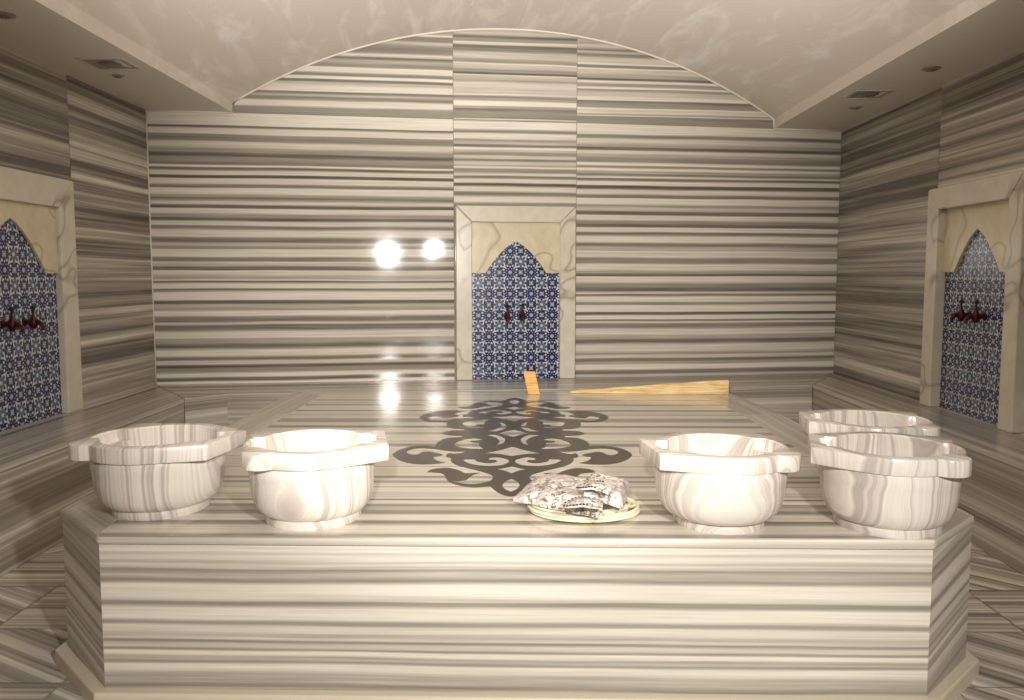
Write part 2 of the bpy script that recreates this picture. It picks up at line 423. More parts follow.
# ------------------------------------------------------------------ the heated slab in the middle
corner_px = [(96.5, 535.5), (935.5, 541), (975, 515.5), (782, 414), (731, 393), (296, 390.6), (250, 413.5), (59.5, 509)]
OC = [onz(x, y, ZS) for x, y in corner_px]
cen = sum(OC, Vector()) / 8
def offset(poly, d):
    n = len(poly); out = []
    for i in range(n):
        p0, p1, p2 = poly[i - 1], poly[i], poly[(i + 1) % n]
        e1 = (p1 - p0).normalized(); e2 = (p2 - p1).normalized()
        n1 = Vector((-e1.y, e1.x, 0)); n2 = Vector((-e2.y, e2.x, 0))     # inward for ccw
        b = (n1 + n2); b /= b.length_squared / 2
        out.append(p1 + b * d)
    return out
topl = zl(390, 10.24, '0-60:.35 62-92:.25 95-110:.55 115-140:.2 145-160:.75 165-195:.15 205-220:.8 225-250:.2 250-262:.4 265-280:.15 285-335:.6 340-355:.15 365-382:.8') \
     + zl(395, 6.667, '232-240:.2 245-266:.45 270-296:.12 300-316:.3 320-345:.7 350-400:.15 402-412:.3 415-470:.12 472-480:.35 484-535:.15 538-552:.6') \
     + zl(480, 10, '10-25:.6 27-55:.15 58-68:.4 70-118:.08 120-180:.3 185-200:.7 202-230:.05 235-265:.6 265-300:.35 303-335:.65 338-398:.1 402-435:.7 438-548:.1 550-568:.6 570-625:.02')
tb = [(onz(400, b, ZS).y, onz(400, a, ZS).y, t) for a, b, t in topl]
fr = zl(530, 7.78, '122-170:.15 170-185:.3 190-235:.15 240-255:.4 258-275:.25 275-298:.4 300-310:.75 310-380:.5 382-392:.8 395-530:.03 535-548:.3 550-585:.75 590-685:.05') \
   + zl(610, 7.78, '0-85:.05 88-110:.7 112-185:.15 188-215:.45 215-235:.3 238-252:.75 255-300:.3 303-315:.7 317-355:.05 358-400:.5 400-412:.7 415-475:.1 478-580:.5 583-605:.85 605-628:.6')
yf = OC[0].y + .007
def onfront(px, py):
    d = ray(px, py); t = yf / d.y; return CAMZ + d.z * t
fb = [(onfront(450, b), onfront(450, a), t * .8) for a, b, t in fr]
M_top = stone('banded_marble_slab_top', tb, 31.0, rough=.13, wob=.006)
M_front = stone('banded_marble_slab_front', fb, 33.0, rough=.3, wob=.012)
M_border = stone('banded_marble_border', None, 41.0, scale=.8, contrast=.4, rough=.17, shift=.07)
M_cham = stone('banded_marble_slab_sides', fb, 35.0, rough=.3, wob=.02)
slab = thing('heated_marble_slab', 'large octagonal banded marble slab standing in the middle of the room', 'marble platform', (cen.x, cen.y, 0))
IC = offset(OC, .25)
T = Matrix.Translation(-Vector((cen.x, cen.y, 0)))
def local(bm): bmesh.ops.transform(bm, matrix=T, verts=bm.verts)
bm = bmesh.new()
th = .032
front_in = [OC[0] + (OC[7] - OC[0]) * 0, OC[1]]
# field runs right to the front edge; side borders are separate strips
i7 = IC[7]; 
def line_x(p, q, y): return p.x + (q.x - p.x) * (y - p.y) / (q.y - p.y)
field = [OC[0] + (IC[7] - OC[0]) * .0, OC[1], IC[2], IC[3], IC[4], IC[5], IC[6], IC[7]]
uvface(bm, field, None, 0, X, Y)
for i, j in ((1, 2), (2, 3), (3, 4), (4, 5), (5, 6), (6, 7), (7, 0)):
    dirv = (OC[j] - OC[i]).normalized(); perp = Vector((-dirv.y, dirv.x, 0))
    A = OC[i] if i in (1,) else IC[i]
    Bq = OC[j] if j in (0,) else IC[j]
    pts = [OC[i], OC[j]]
    if j != 0: pts.append(IC[j])
    if i != 1: pts.append(IC[i])
    uvface(bm, pts, None, 1, dirv, perp, (i * 3.1, i * 2.7 - OC[i].dot(perp)))
n = 8
for i in range(n):
    j = (i + 1) % n; dirv = (OC[j] - OC[i]).normalized()
    lo_i, lo_j = OC[i] - Z * th, OC[j] - Z * th
    uvface(bm, [lo_i, lo_j, OC[j], OC[i]], None, 1, dirv, Z, (i * 3, 4.4))
uvface(bm, [p - Z * th for p in OC][::-1], None, 1, X, Y)
weld(bm); local(bm)
bmesh.ops.recalc_face_normals(bm, faces=bm.faces)
obj('top_slab', bm, [M_top, M_border], slab, bevel=.011, seg=3)
BC = offset(OC, .007)
bm = bmesh.new()
for i in range(n):
    j = (i + 1) % n; dirv = (BC[j] - BC[i]).normalized()
    sk = 0
    lo_i, lo_j = Vector((BC[i].x, BC[i].y, ZF + .01)), Vector((BC[j].x, BC[j].y, ZF + .01))
    hi_i, hi_j = BC[i] - Z * th, BC[j] - Z * th
    if i == 0: uvface(bm, [lo_i, lo_j, hi_j, hi_i], None, 0, X, Z)
    else:
        # bands slant across the cut-off corners
        vd = Z.copy()
        if i == 7: vd = (Z * .97 + dirv * .10)
        if i == 1: vd = (Z * .97 - dirv * .12)
        L = BC[i]
        uvface(bm, [lo_i, lo_j, hi_j, hi_i], [((p - L).dot(dirv) + i * 2, (p - L).dot(vd) + L.z * vd.z) for p in (lo_i, lo_j, hi_j, hi_i)], 1)
local(bm)
obj('base', bm, [M_front, M_cham], slab)
bm = bmesh.new()
KO = offset(OC, -.035); KI = offset(OC, .012)
for i in range(n):
    j = (i + 1) % n; dirv = (KO[j] - KO[i]).normalized(); perp = Vector((-dirv.y, dirv.x, 0))
    f = lambda p, z: Vector((p.x, p.y, z))
    uvface(bm, [f(KO[i], ZF), f(KO[j], ZF), f(KO[j], .027), f(KO[i], .027)], None, 0, dirv, Z, (i, 2))
    uvface(bm, [f(KO[i], .027), f(KO[j], .027), f(KI[j], .027), f(KI[i], .027)], None, 0, dirv, perp, (i, 5))
weld(bm); local(bm); recalc(bm)
M_kerb = stone('pale_marble_kerb', None, 51.0, scale=.4, contrast=.3, cols=(lin((236, 226, 206)), lin((218, 206, 182)), lin((176, 160, 134))), rough=.35)
obj('kerb', bm, M_kerb, slab, bevel=.008, seg=2)

# scrollwork inlay: one quarter drawn in the plane of the slab, mirrored both ways
def q(zx, zy):
    p = onz(385 + zx / 6.667, 395 + zy / 6.667, ZS); return p
AX = onz(385 + 853 / 6.667, 395 + 300 / 6.667, ZS).x
MY = onz(513, 433.2, ZS).y
def smooth(pts, sharp, closed, sub=4):
    """Catmull-Rom through pts; indices in sharp keep their corner"""
    out = []; n = len(pts)
    rng = range(n if closed else n - 1)
    for i in rng:
        p1, p2 = pts[i], pts[(i + 1) % n]
        p0 = pts[i - 1] if (closed or i > 0) and i not in sharp else p1
        j = (i + 1) % n
        p3 = pts[(i + 2) % n] if (closed or i + 2 < n) and j not in sharp else p2
        for k in range(sub):
            t = k / sub
            out.append(.5 * ((2 * p1) + (p2 - p0) * t + (2 * p0 - 5 * p1 + 4 * p2 - p3) * t * t + (3 * p1 - p0 - 3 * p2 + p3) * t ** 3))
    if not closed: out.append(pts[-1])
    return out
def S(s):
    pts, sharp = [], set()
    for k, tok in enumerate(s.split()):
        if tok.endswith('!'): sharp.add(k); tok = tok[:-1]
        a, b = tok.split(','); pts.append(q(float(a), float(b)))
    return pts, sharp
chain = S('851,678! 805,672 760,655 722,628 703,609! 660,612 600,617 540,612 480,600 430,580 405,555 400,538! 380,524 330,517 280,515! 310,498 360,489 420,487 470,497 510,510 535,523 580,521 632,521! 590,533 562,549 545,566 500,573 455,576! 500,588 570,594 650,588 700,572 722,550 705,532 670,520 620,505 560,490 500,475 455,455 438,435 440,418! 418,417 408,403 430,388 455,394 500,388 545,377! 480,378 400,370 320,359 240,355 180,362 148,376 152,390 190,399 225,394 250,381 290,378 330,385 388,398! 360,407 322,412! 330,428 360,444 402,452! 340,459 280,463 200,460 130,447 75,424 50,398! 72,379 120,357 200,342 280,337 340,341! 350,318 385,298 430,286 510,281! 512,272! 470,271 415,267 376,254!')
ch_pts = smooth(chain[0], chain[1], False)
holesQ = [S('525,432 600,430! 612,443 650,451 700,455 748,445! 735,434 700,434 690,425 725,417 770,418 815,430 827,444 800,462 740,472 660,473 590,464 545,450'),
          S('463,330 490,310 540,295 600,289 652,296! 620,304 572,308 590,317 632,320 626,334 642,351! 665,361! 580,359 510,351 475,341'),
          S('675,268! 740,266 788,284 802,304 782,325 750,340! 748,330 764,312 752,294 720,279')]
axisH = [S('853,343! 790,362 720,378 655,389! 740,392 800,400 852,409!'), S('851,474! 800,487 742,497! 800,506 851,528!'), S('850,557 805,575 783,602 800,628 850,651!')]
cenH = S('754,255! 800,266 856,280!')
def mir(p, sx, sy): return Vector((2 * AX - p.x if sx else p.x, 2 * MY - p.y if sy else p.y, 0))
cu = bpy.data.curves.new('inlay', 'CURVE'); cu.dimensions = '2D'; cu.fill_mode = 'FRONT'
def spline(pts):
    sp = cu.splines.new('POLY'); sp.points.add(len(pts) - 1)
    for p, v in zip(sp.points, pts): p.co = (v.x - cen.x, v.y - cen.y, 0, 1)
    sp.use_cyclic_u = True
A = ch_pts
outer = [mir(p, 0, 0) for p in A] + [mir(p, 0, 1) for p in A[::-1]] + [mir(p, 1, 1) for p in A] + [mir(p, 1, 0) for p in A[::-1]]
ded = []
for p in outer:
    if not ded or (p - ded[-1]).length > 1e-4: ded.append(p)
spline(ded)
for pts, sh in holesQ:
    s = smooth(pts, sh, True)
    for sx in (0, 1):
        for sy in (0, 1): spline([mir(p, sx, sy) for p in s])
for pts, sh in axisH:
    s = smooth(pts, sh, False)
    for p in (s[0], s[-1]): p.x = AX
    for sy in (0, 1):
        l = [mir(p, 0, sy) for p in s]; r = [mir(p, 1, sy) for p in s[::-1]]
        spline(l + r[1:-1])
s = smooth(cenH[0], cenH[1], False); s[-1].x = AX; s[0].y = MY
h = [mir(p, 0, 0) for p in s]
full = h + [mir(p, 1, 0) for p in s[::-1]][1:] + [mir(p, 1, 1) for p in s][1:] + [mir(p, 0, 1) for p in s[::-1]][1:-1]
spline(full)
tmp = bpy.data.objects.new('inlay_curve', cu); C.objects.link(tmp)
bpy.context.view_layer.update()
me = bpy.data.meshes.new_from_object(tmp.evaluated_get(bpy.context.evaluated_depsgraph_get()))
bpy.data.objects.remove(tmp); bpy.data.curves.remove(cu)
me.name = 'scroll_inlay'
bm = bmesh.new(); bm.from_mesh(me); weld(bm, 1e-6)
fs = list(bm.faces)
for f in fs:
    if f.normal.z < 0: f.normal_flip()
bmesh.ops.translate(bm, verts=bm.verts, vec=(0, 0, ZS - .002))
r = bmesh.ops.extrude_face_region(bm, geom=list(bm.faces))
bmesh.ops.translate(bm, verts=[v for v in r['geom'] if isinstance(v, bmesh.types.BMVert)], vec=(0, 0, .0032))
M_inlay = plain('dark_stone_inlay', (78, 68, 56), .28, var=.35, scale=60)
inl = obj('scroll_inlay', bm, M_inlay, slab)
inl['label'] = 'dark grey stone scrollwork inlaid in the slab top'

# ------------------------------------------------------------------ wall niches with blue tiles
def tile_material(name, p, u0, v0):
    N = NT(name)
    uv = N.n('ShaderNodeUVMap').outputs[0]
    u, v, _ = N.sep(uv)
    def cell(ou, ov):
        a = N.math('SUBTRACT', N.math('FRACT', N.math('ADD', N.math('DIVIDE', N.math('SUBTRACT', u, u0), p), ou + 100.5)), .5)
        b = N.math('SUBTRACT', N.math('FRACT', N.math('ADD', N.math('DIVIDE', N.math('SUBTRACT', v, v0), p), ov + 100.5)), .5)
        r = N.math('SQRT', N.math('ADD', N.math('MULTIPLY', a, a), N.math('MULTIPLY', b, b)))
        th = N.math('ARCTAN2', b, a)
        return a, b, r, th
    white, navy, pale, slate = lin((208, 210, 212)), lin((24, 28, 80)), lin((172, 182, 222)), lin((92, 118, 142))
    def lt(x, y): return N.math('LESS_THAN', x, y)
    def gt(x, y): return N.math('GREATER_THAN', x, y)
    def both(a, b): return N.math('MULTIPLY', a, b)
    def inv(a): return N.math('SUBTRACT', 1.0, a)
    _, _, r, th = cell(0, 0)
    _, _, r2, th2 = cell(.5, .5)
    def lobes(th, n, ph=0.0): return N.math('ABSOLUTE', N.math('COSINE', N.math('ADD', N.math('MULTIPLY', th, n), ph)))
    c8 = lobes(th, 4); s8 = lobes(th, 4, PI / 2)
    # curled leaves: eight almond shapes round each flower, pale inside
    leaf = both(gt(r, .20), lt(r, N.math('ADD', N.math('MULTIPLY', s8, .38), .15)))
    leaf_in = both(both(gt(r, .29), lt(r, N.math('ADD', N.math('MULTIPLY', s8, .26), .12))), gt(s8, .86))
    col = N.mix(leaf, white, navy)
    col = N.mix(leaf_in, col, lin((206, 210, 220)))
    # crosses half way between flowers
    for o in ((.5, 0), (0, .5)):
        _, _, r3, th3 = cell(*o)
        c4 = lobes(th3, 2)
        col = N.mix(lt(r3, N.math('ADD', N.math('MULTIPLY', c4, .17), .03)), col, navy)
        col = N.mix(lt(r3, N.math('ADD', N.math('MULTIPLY', c4, .09), .0)), col, lin((196, 204, 210)))
    # slate rosettes on the corners
    d8 = lobes(th2, 4)
    col = N.mix(lt(r2, N.math('ADD', N.math('MULTIPLY', d8, .16), .13)), col, navy)
    col = N.mix(lt(r2, N.math('ADD', N.math('MULTIPLY', d8, .15), .06)), col, slate)
    col = N.mix(lt(r2, .065), col, white)
    # flower heart
    col = N.mix(lt(r, N.math('ADD', N.math('MULTIPLY', c8, .06), .165)), col, navy)
    col = N.mix(lt(r, .085), col, pale)
    nz = N.noise(N.n('ShaderNodeTexCoord').outputs['Object'], 7, 3)
    col = N.mix(N.math('MULTIPLY', nz, .2), col, lin((110, 118, 140)))
    return N.out(col, .22)
def veined(name, base, cloud, vein, seed, rough=.22):
    N = NT(name)
    co = N.n('ShaderNodeTexCoord').outputs['Object']
    mp = N.n('ShaderNodeMapping'); N.l(co, mp.inputs[0]); mp.inputs['Location'].default_value = (seed, seed * .7, 0); mp.inputs['Rotation'].default_value = (.4, .7, .5)
    n1 = N.noise(mp.outputs[0], 1.3, 2, .5, .3); n2 = N.noise(mp.outputs[0], 9, 4, .6)
    d = N.math('ABSOLUTE', N.math('SUBTRACT', n1, .5))
    col = N.mix(N.ramp(n2, [(.35, 0.0), (.7, .8)]), base, cloud)
    col = N.mix(N.ramp(d, [(0, .8), (.004, .4), (.012, 0.0)]), col, vein)
    return N.out(col, rough)
M_frame = veined('veined_marble_frame', lin((226, 219, 202)), lin((212, 203, 182)), lin((158, 146, 124)), 2.0)
M_spandrel = veined('cream_marble_panel', lin((228, 216, 186)), lin((212, 196, 160)), lin((172, 152, 112)), 5.3)
M_brass = plain('aged_red_brass', (92, 40, 30), .3, .6, var=.5, scale=40)
M_black = plain('dark_metal', (26, 22, 20), .35, .5)
def niche(label, origin, rz, W, H, fw, prot, tw, th_, aw, tile_p):
    """local x along the wall, -y out of the wall, z up from the bench"""
    t = thing('wall_niche', label, 'niche', origin, rz)
    hw = W / 2
    def pc(nm, P):
        bm = bmesh.new()
        a = [bm.verts.new((x, 0.004, z)) for x, z in P]; b = [bm.verts.new((x, -prot, z)) for x, z in P]
        bm.faces.new(a[::-1]); bm.faces.new(b)
        for i in range(len(P)):
            j = (i + 1) % len(P); bm.faces.new((a[i], a[j], b[j], b[i]))
        recalc(bm)
        return obj(nm, bm, M_frame, t, bevel=.008)
    k = .0012
    pc('jamb', [(-hw, 0), (-hw + fw, 0), (-hw + fw, H - fw - k), (-hw, H - k * 2)])
    pc('jamb', [(hw, 0), (hw, H - k * 2), (hw - fw, H - fw - k), (hw - fw, 0)])
    pc('lintel', [(-hw + k, H), (-hw + fw + k, H - fw), (hw - fw - k, H - fw), (hw - k, H)])
    iw = hw - fw; spring, peak = th_, aw[1]
    # tiled back
    bm = bmesh.new()
    P = [(-iw + .001, .001), (iw - .001, .001), (iw - .001, H - fw - .001), (-iw + .001, H - fw - .001)]
    y = -.012
    uvface(bm, [Vector((x, y, z)) for x, z in P], [(x, z) for x, z in P])
    uvface(bm, [Vector((x, .003, z)) for x, z in P][::-1], [(x, z) for x, z in P][::-1])
    for i in range(4):
        a, b = P[i], P[(i + 1) % 4]
        uvface(bm, [Vector((a[0], .003, a[1])), Vector((b[0], .003, b[1])), Vector((b[0], y, b[1])), Vector((a[0], y, a[1]))], [a, b, b, a])
    weld(bm); recalc(bm)
    obj('tile_panel', bm, tile_material('blue_floral_tiles', tile_p, -.27 * tile_p, 0), t)['label'] = 'blue and white floral tiles'
    # marble sheet with a pointed arch cut from it
    bm = bmesh.new(); top = H - fw - .001
    ax = aw[0]; archp = []
    for i in range(13):
        f = i / 12
        archp.append((-ax + ax * f, spring + (peak - spring) * (1 - .45 * (1 - f) - .55 * (1 - f) ** 2)))
    left = [(-iw + .001, spring)] + archp
    path = left + [(-x, z) for x, z in left[::-1]][1:]
    y0_, y1_ = -.0125, -.030
    for i in range(len(path) - 1):
        (xa, za), (xb, zb) = path[i], path[i + 1]
        if xb - xa < 1e-6: continue
        for yy in (y0_, y1_):
            f = [Vector((xa, yy, za)), Vector((xb, yy, zb)), Vector((xb, yy, top)), Vector((xa, yy, top))]
            bm.faces.new([bm.verts.new(p) for p in f])
        bm.faces.new([bm.verts.new(p) for p in (Vector((xa, y0_, za)), Vector((xb, y0_, zb)), Vector((xb, y1_, zb)), Vector((xa, y1_, za)))])
        bm.faces.new([bm.verts.new(p) for p in (Vector((xa, y0_, top)), Vector((xb, y0_, top)), Vector((xb, y1_, top)), Vector((xa, y1_, top)))])
    for sx in (-1, 1):
        xx = sx * (iw - .001)
        bm.faces.new([bm.verts.new(p) for p in (Vector((xx, y0_, spring)), Vector((xx, y1_, spring)), Vector((xx, y1_, top)), Vector((xx, y0_, top)))])
    weld(bm); recalc(bm)
    obj('arched_panel', bm, M_spandrel, t)['label'] = 'cream marble sheet cut to a pointed arch'
    return t
def tap(origin, rz, lx, lz, label, group=None, s=1.0):
    o = Vector(origin) + Matrix.Rotation(rz, 3, 'Z') @ Vector((lx, -.0125, lz))
    t = thing('wall_tap', label, 'tap', o, rz, group)
    def part(nm, f, m):
        bm = bmesh.new(); f(bm); bmesh.ops.scale(bm, vec=(s, s, s), verts=bm.verts); recalc(bm); return obj(nm, bm, m, t, smooth='auto')
    Rx = Matrix.Rotation(PI / 2, 4, 'X')
    part('flange', lambda b: lathe(b, [(0, 0), (.030, 0), (.030, .006), (.018, .014), (0, .014)], 20, Rx), M_brass)
    part('spout', lambda b: tube(b, [(0, -.012, 0), (0, -.06, .004), (0, -.10, 0), (0, -.125, -.02), (0, -.130, -.055)], [.014, .017, .016, .013, .012], 10), M_brass)
    part('tap_body', lambda b: lathe(b, [(0, -.05), (.014, -.045), (.027, -.02), (.029, .0), (.022, .022), (.012, .04), (.010, .055), (0, .056)], 18, Matrix.Translation((0, -.062, 0))), M_brass)
    h = part('handle', lambda b: (lathe(b, [(0, .052), (.007, .052), (.007, .085), (.014, .09), (.015, .10), (.008, .112), (0, .113)], 14, Matrix.Translation((0, -.062, 0))),
                                  tube(b, [(-.03, -.062, .096), (.03, -.062, .096)], .006, 8)), M_black)
    return t
angw = math.atan2(wd.y, wd.x)
# middle
bL, bR = onwall(456.3, 381), onwall(573.8, 380)
Wm = (bR - bL).length
om = (bL + bR) / 2; om.z = ZB
Hm = onwall(515, 206.5).z - ZB
pm = Wm / 120.0
niche('framed marble niche with blue tiles in the middle of the back wall', om, angw, Wm, Hm, Wm * .132, .055, 0, onwall(490, 273).z - ZB, (Wm * .255, onwall(515, 241.5).z - ZB), Wm * 21.3 / 119.5)
for k, (px, py) in enumerate(((506.5, 315), (521.5, 314))):
    p = onwall(px, py); lx = (p - om).dot(wd)
    tap(om, angw, lx, p.z - ZB - .01, ('left', 'right')[k] + ' of the two small red-brown taps in the middle niche', 'taps in the middle niche', .95)
# left wall: out of wall is +x  -> local -y = +x -> rz = +90deg
prL = .06
yL1 = onx(84, 412, XL + prL).y
ctr = 5.09
hwL = yL1 - ctr
topL = onx(73, 181, XL + prL).z - ZB
oL = Vector((XL, ctr, ZB))
niche('framed marble niche with blue tiles on the left wall', oL, PI / 2, 2 * hwL, topL, .19, prL, 0, topL - .62, (.36, topL - .29), .19)
for k, dy in enumerate((-.10, .12)):
    tap(oL, PI / 2, dy, .63, ('nearer', 'farther')[k] + ' of the two dark red taps in the left wall niche', 'taps in the left niche', .9)
prR = .085
ctrR = onx(977, 300, XR - .0125).y
iwR = onx(944, 300, XR - .0125).y - ctrR
fwR = onx(919, 403, XR - prR).y - ctrR - iwR
hwR = iwR + fwR
topR = onx(927.5, 190, XR - prR).z - ZB
oR = Vector((XR, ctrR, ZB))
niche('framed marble niche with blue tiles on the right wall', oR, -PI / 2, 2 * hwR, topR, fwR, prR, 0, topR - .575, (iwR * .64, topR - .30), .17)
print('right niche', ctrR, iwR, fwR, 'left', ctr, hwL)
for k, dy in enumerate((-.08, .10)):
    tap(oR, -PI / 2, dy, .66, ('farther', 'nearer')[k] + ' of the two dark red taps in the right wall niche', 'taps in the right niche', .9)

# ------------------------------------------------------------------ marble basins
def basin(label, px, py, rot, R, rb, rf, H, axis, seed, scale, cols, group='carved marble basins on the slab'):
    front = onz(px, py, ZS)
    dirv = Vector((front.x, front.y, 0)).normalized()
    c = front + dirv * rf
    t = thing('marble_basin', label, 'basin', (c.x, c.y, ZS), math.radians(rot), group)
    NS = 180; tr_ = .056; ri = R * .80
    flat, hwf = R * 1.12, R * .54
    lob = [(math.radians(180 - 42), R * .93, R * .27), (math.radians(180 + 42), R * .93, R * .27)]
    # convex hull of the circle and the two square corners, as support lines
    def hull(th):
        best = R
        for s in (-1, 1):
            cx, cy = flat, hwf * s
            d = math.hypot(cx, cy); ac = math.atan2(cy, cx); tang = math.acos(R / d)
            at = ac + s * tang                      # tangent point angle on the outer side
            dth = math.atan2(math.sin(th - at), math.cos(th - at))
            rel = s * math.atan2(math.sin(th - ac), math.cos(th - ac))
            if 0 <= rel <= tang: best = max(best, R / math.cos(dth))
        if abs(math.atan2(math.sin(th), math.cos(th))) <= math.atan2(hwf, flat): best = max(flat / math.cos(th), .0)
        return best
    def outer(th):
        r = hull(th)
        for a, d, rad in lob:
            w = math.atan2(math.sin(th - a), math.cos(th - a)); s = d * math.sin(w)
            if abs(s) < rad and abs(w) < 1: r = max(r, d * math.cos(w) + math.sqrt(rad * rad - s * s))
        return r
    def inner(th):
        r = ri; cx, sx = math.cos(th), abs(math.sin(th))
        for hw_, ex in ((R * .36, R * .88), (R * .22, R * .96)):
            if abs(cx) > .2:
                e_ = min(ex / abs(cx), hw_ / sx if sx > 1e-6 else 9)
                r = max(r, e_)
        return min(r, outer(th) - .016)
    ths = [2 * PI * k / NS for k in range(NS)]
    ro = [outer(a) for a in ths]; rin = [inner(a) for a in ths]
    def grid(bm, rings):
        vs = [[bm.verts.new((r * math.cos(a), 1.07 * r * math.sin(a), z)) for r, a in zip(rr, ths)] for rr, z in rings]
        for A, B in zip(vs, vs[1:]):
            for k in range(NS):
                k2 = (k + 1) % NS; bm.faces.new((A[k], A[k2], B[k2], B[k]))
        return vs
    mat = solidstone('basin_marble', cols[0], cols[1], cols[2], axis, scale, seed, .22, .35)
    e_ = .006
    zb = H - tr_
    bm = bmesh.new()
    const = lambda r: [r] * NS
    vs = grid(bm, [([min(r, rb) for r in ro], zb), ([r - e_ for r in ro], zb), ([r - e_ * .3 for r in ro], zb + e_ * .3), (ro, zb + e_), (ro, H - e_), ([r - e_ * .3 for r in ro], H - e_ * .3), ([r - e_ for r in ro], H),
                   ([r + e_ * .7 for r in rin], H), (rin, H - e_ * .7), (rin, H - tr_ * .72), ([min(r, ri) for r in rin], H - tr_ * .72)])
    recalc(bm); obj('rim', bm, mat, t, smooth='auto', angle=35)
    bm = bmesh.new(); hb = zb; fh = .030
    profo = [(rb, zb)]
    for i in range(1, 15):
        a = i / 14 * PI / 2
        # straight wall that turns under in a tight curve
        z = zb - (zb - fh) * (.32 * min(1, i / 4) if i <= 4 else .32 + .68 * math.sin((i - 4) / 10 * PI / 2))
        r = rb + .004 * math.sin(min(1, i / 4) * PI) if i <= 4 else rf * .97 + (rb - rf * .97) * math.cos((i - 4) / 10 * PI / 2) ** .85
        profo.append((r, z))
    grid(bm, [(const(r), z) for r, z in profo])
    profi = [(ri, H - tr_ * .72), (ri, H - .11)]
    for i in range(1, 9):
        a = i / 8 * PI / 2
        profi.append((ri * .35 + ri * .65 * math.cos(a), H - .11 - (H - .11 - .065) * math.sin(a)))
    vi = grid(bm, [(const(r), z) for r, z in profi])
    cv = bm.verts.new((0, 0, .062))
    for k in range(NS): bm.faces.new((vi[-1][k], vi[-1][(k + 1) % NS], cv))
    recalc(bm)
    obj('bowl', bm, mat, t, smooth=True)
    bm = bmesh.new()
    vf = grid(bm, [(const(rf * .96), fh + .004), (const(rf * 1.02), fh - .001), (const(rf * 1.02), .006), (const(rf), .0)])
    for ring in (vf[0], vf[-1]): bm.faces.new(ring)
    recalc(bm); obj('foot', bm, mat, t, smooth='auto', angle=50)
    return t
W1, G1, D1 = lin((240, 233, 222)), lin((210, 200, 191)), lin((178, 167, 158))
WW, WG, WD = lin((240, 233, 222)), lin((218, 207, 195)), lin((186, 173, 161))
def ax(dx, dy, dz, rot):
    v = Matrix.Rotation(-math.radians(rot), 3, 'Z') @ Vector((dx, dy, dz)); return tuple(v.normalized())
basin('grey-striped marble basin at the far left on the slab', 162.5, 519, -10, .240, .222, .163, .270, ax(1, .15, .05, -10), 1.3, 26, (W1, G1, D1))
basin('whitest marble basin, second from left, with a grey spot on its front', 314, 529.5, 12, .232, .214, .166, .273, ax(.15, 1, .3, 12), 4.1, 22, (WW, WG, WD))
basin('white marble basin with nested grey curves on its front, just right of the cable coil', 718, 533.5, 187, .224, .219, .150, .270, ax(.1, 1, .25, 187), 9.6, 24, (WW, WG, D1))
basin('striped marble basin at the front right corner of the slab', 886, 537, 163, .231, .221, .172, .274, ax(.9, .45, .05, 163), 12.7, 26, (W1, G1, D1))
basin('marble basin partly hidden behind the one at the slab\'s front right corner', 867, 494.5, 170, .228, .216, .165, .275, ax(1, .3, .1, 170), 15.2, 28, (W1, G1, D1))

# ------------------------------------------------------------------ cable coil and two packets
M_cable = plain('cream_cable', (236, 227, 196), .45)
bm = bmesh.new(); cc = onz(582, 511, ZS); rnd = random.Random(2)
path = []
turns, per = 6, 40
for i in range(turns * per):
    a = 2 * PI * i / per; k = i / per
    rx = .196 - .010 * (k % 3) + .006 * math.sin(k * 2.3); ry = .165 - .012 * (k % 3) + .006 * math.cos(k * 1.7)
    path.append(Vector((cc.x + .012 * math.sin(k * 1.9) + rx * math.cos(a), cc.y + .008 * math.cos(k * 2.7) + ry * math.sin(a), ZS + .0075 + .0042 * k)))
tube(bm, path, .0065, 8)
recalc(bm)
setp(obj('cable_coil', bm, M_cable, smooth=True), 'coil of cream cable lying on the slab under the mottled packets', 'cable')
N = NT('mottled_wrap')
co = N.n('ShaderNodeTexCoord').outputs['Object']
a = N.noise(co, 46, 5, .75, 1.2); b = N.noise(co, 14, 3)
col = N.ramp(a, [(.36, lin((70, 62, 58))), (.45, lin((138, 126, 120))), (.51, lin((216, 206, 194))), (.6, lin((246, 240, 226)))])
col = N.mix(N.ramp(b, [(.45, 0.0), (.6, .7)]), col, lin((206, 192, 190)))
M_wrap = N.out(col, .5, bump=a, bs=.5, bd=.006)
M_cream = plain('cream_lining', (246, 234, 206), .6, var=.12, scale=30)
M_dot = plain('black_stitching', (30, 26, 24), .6)
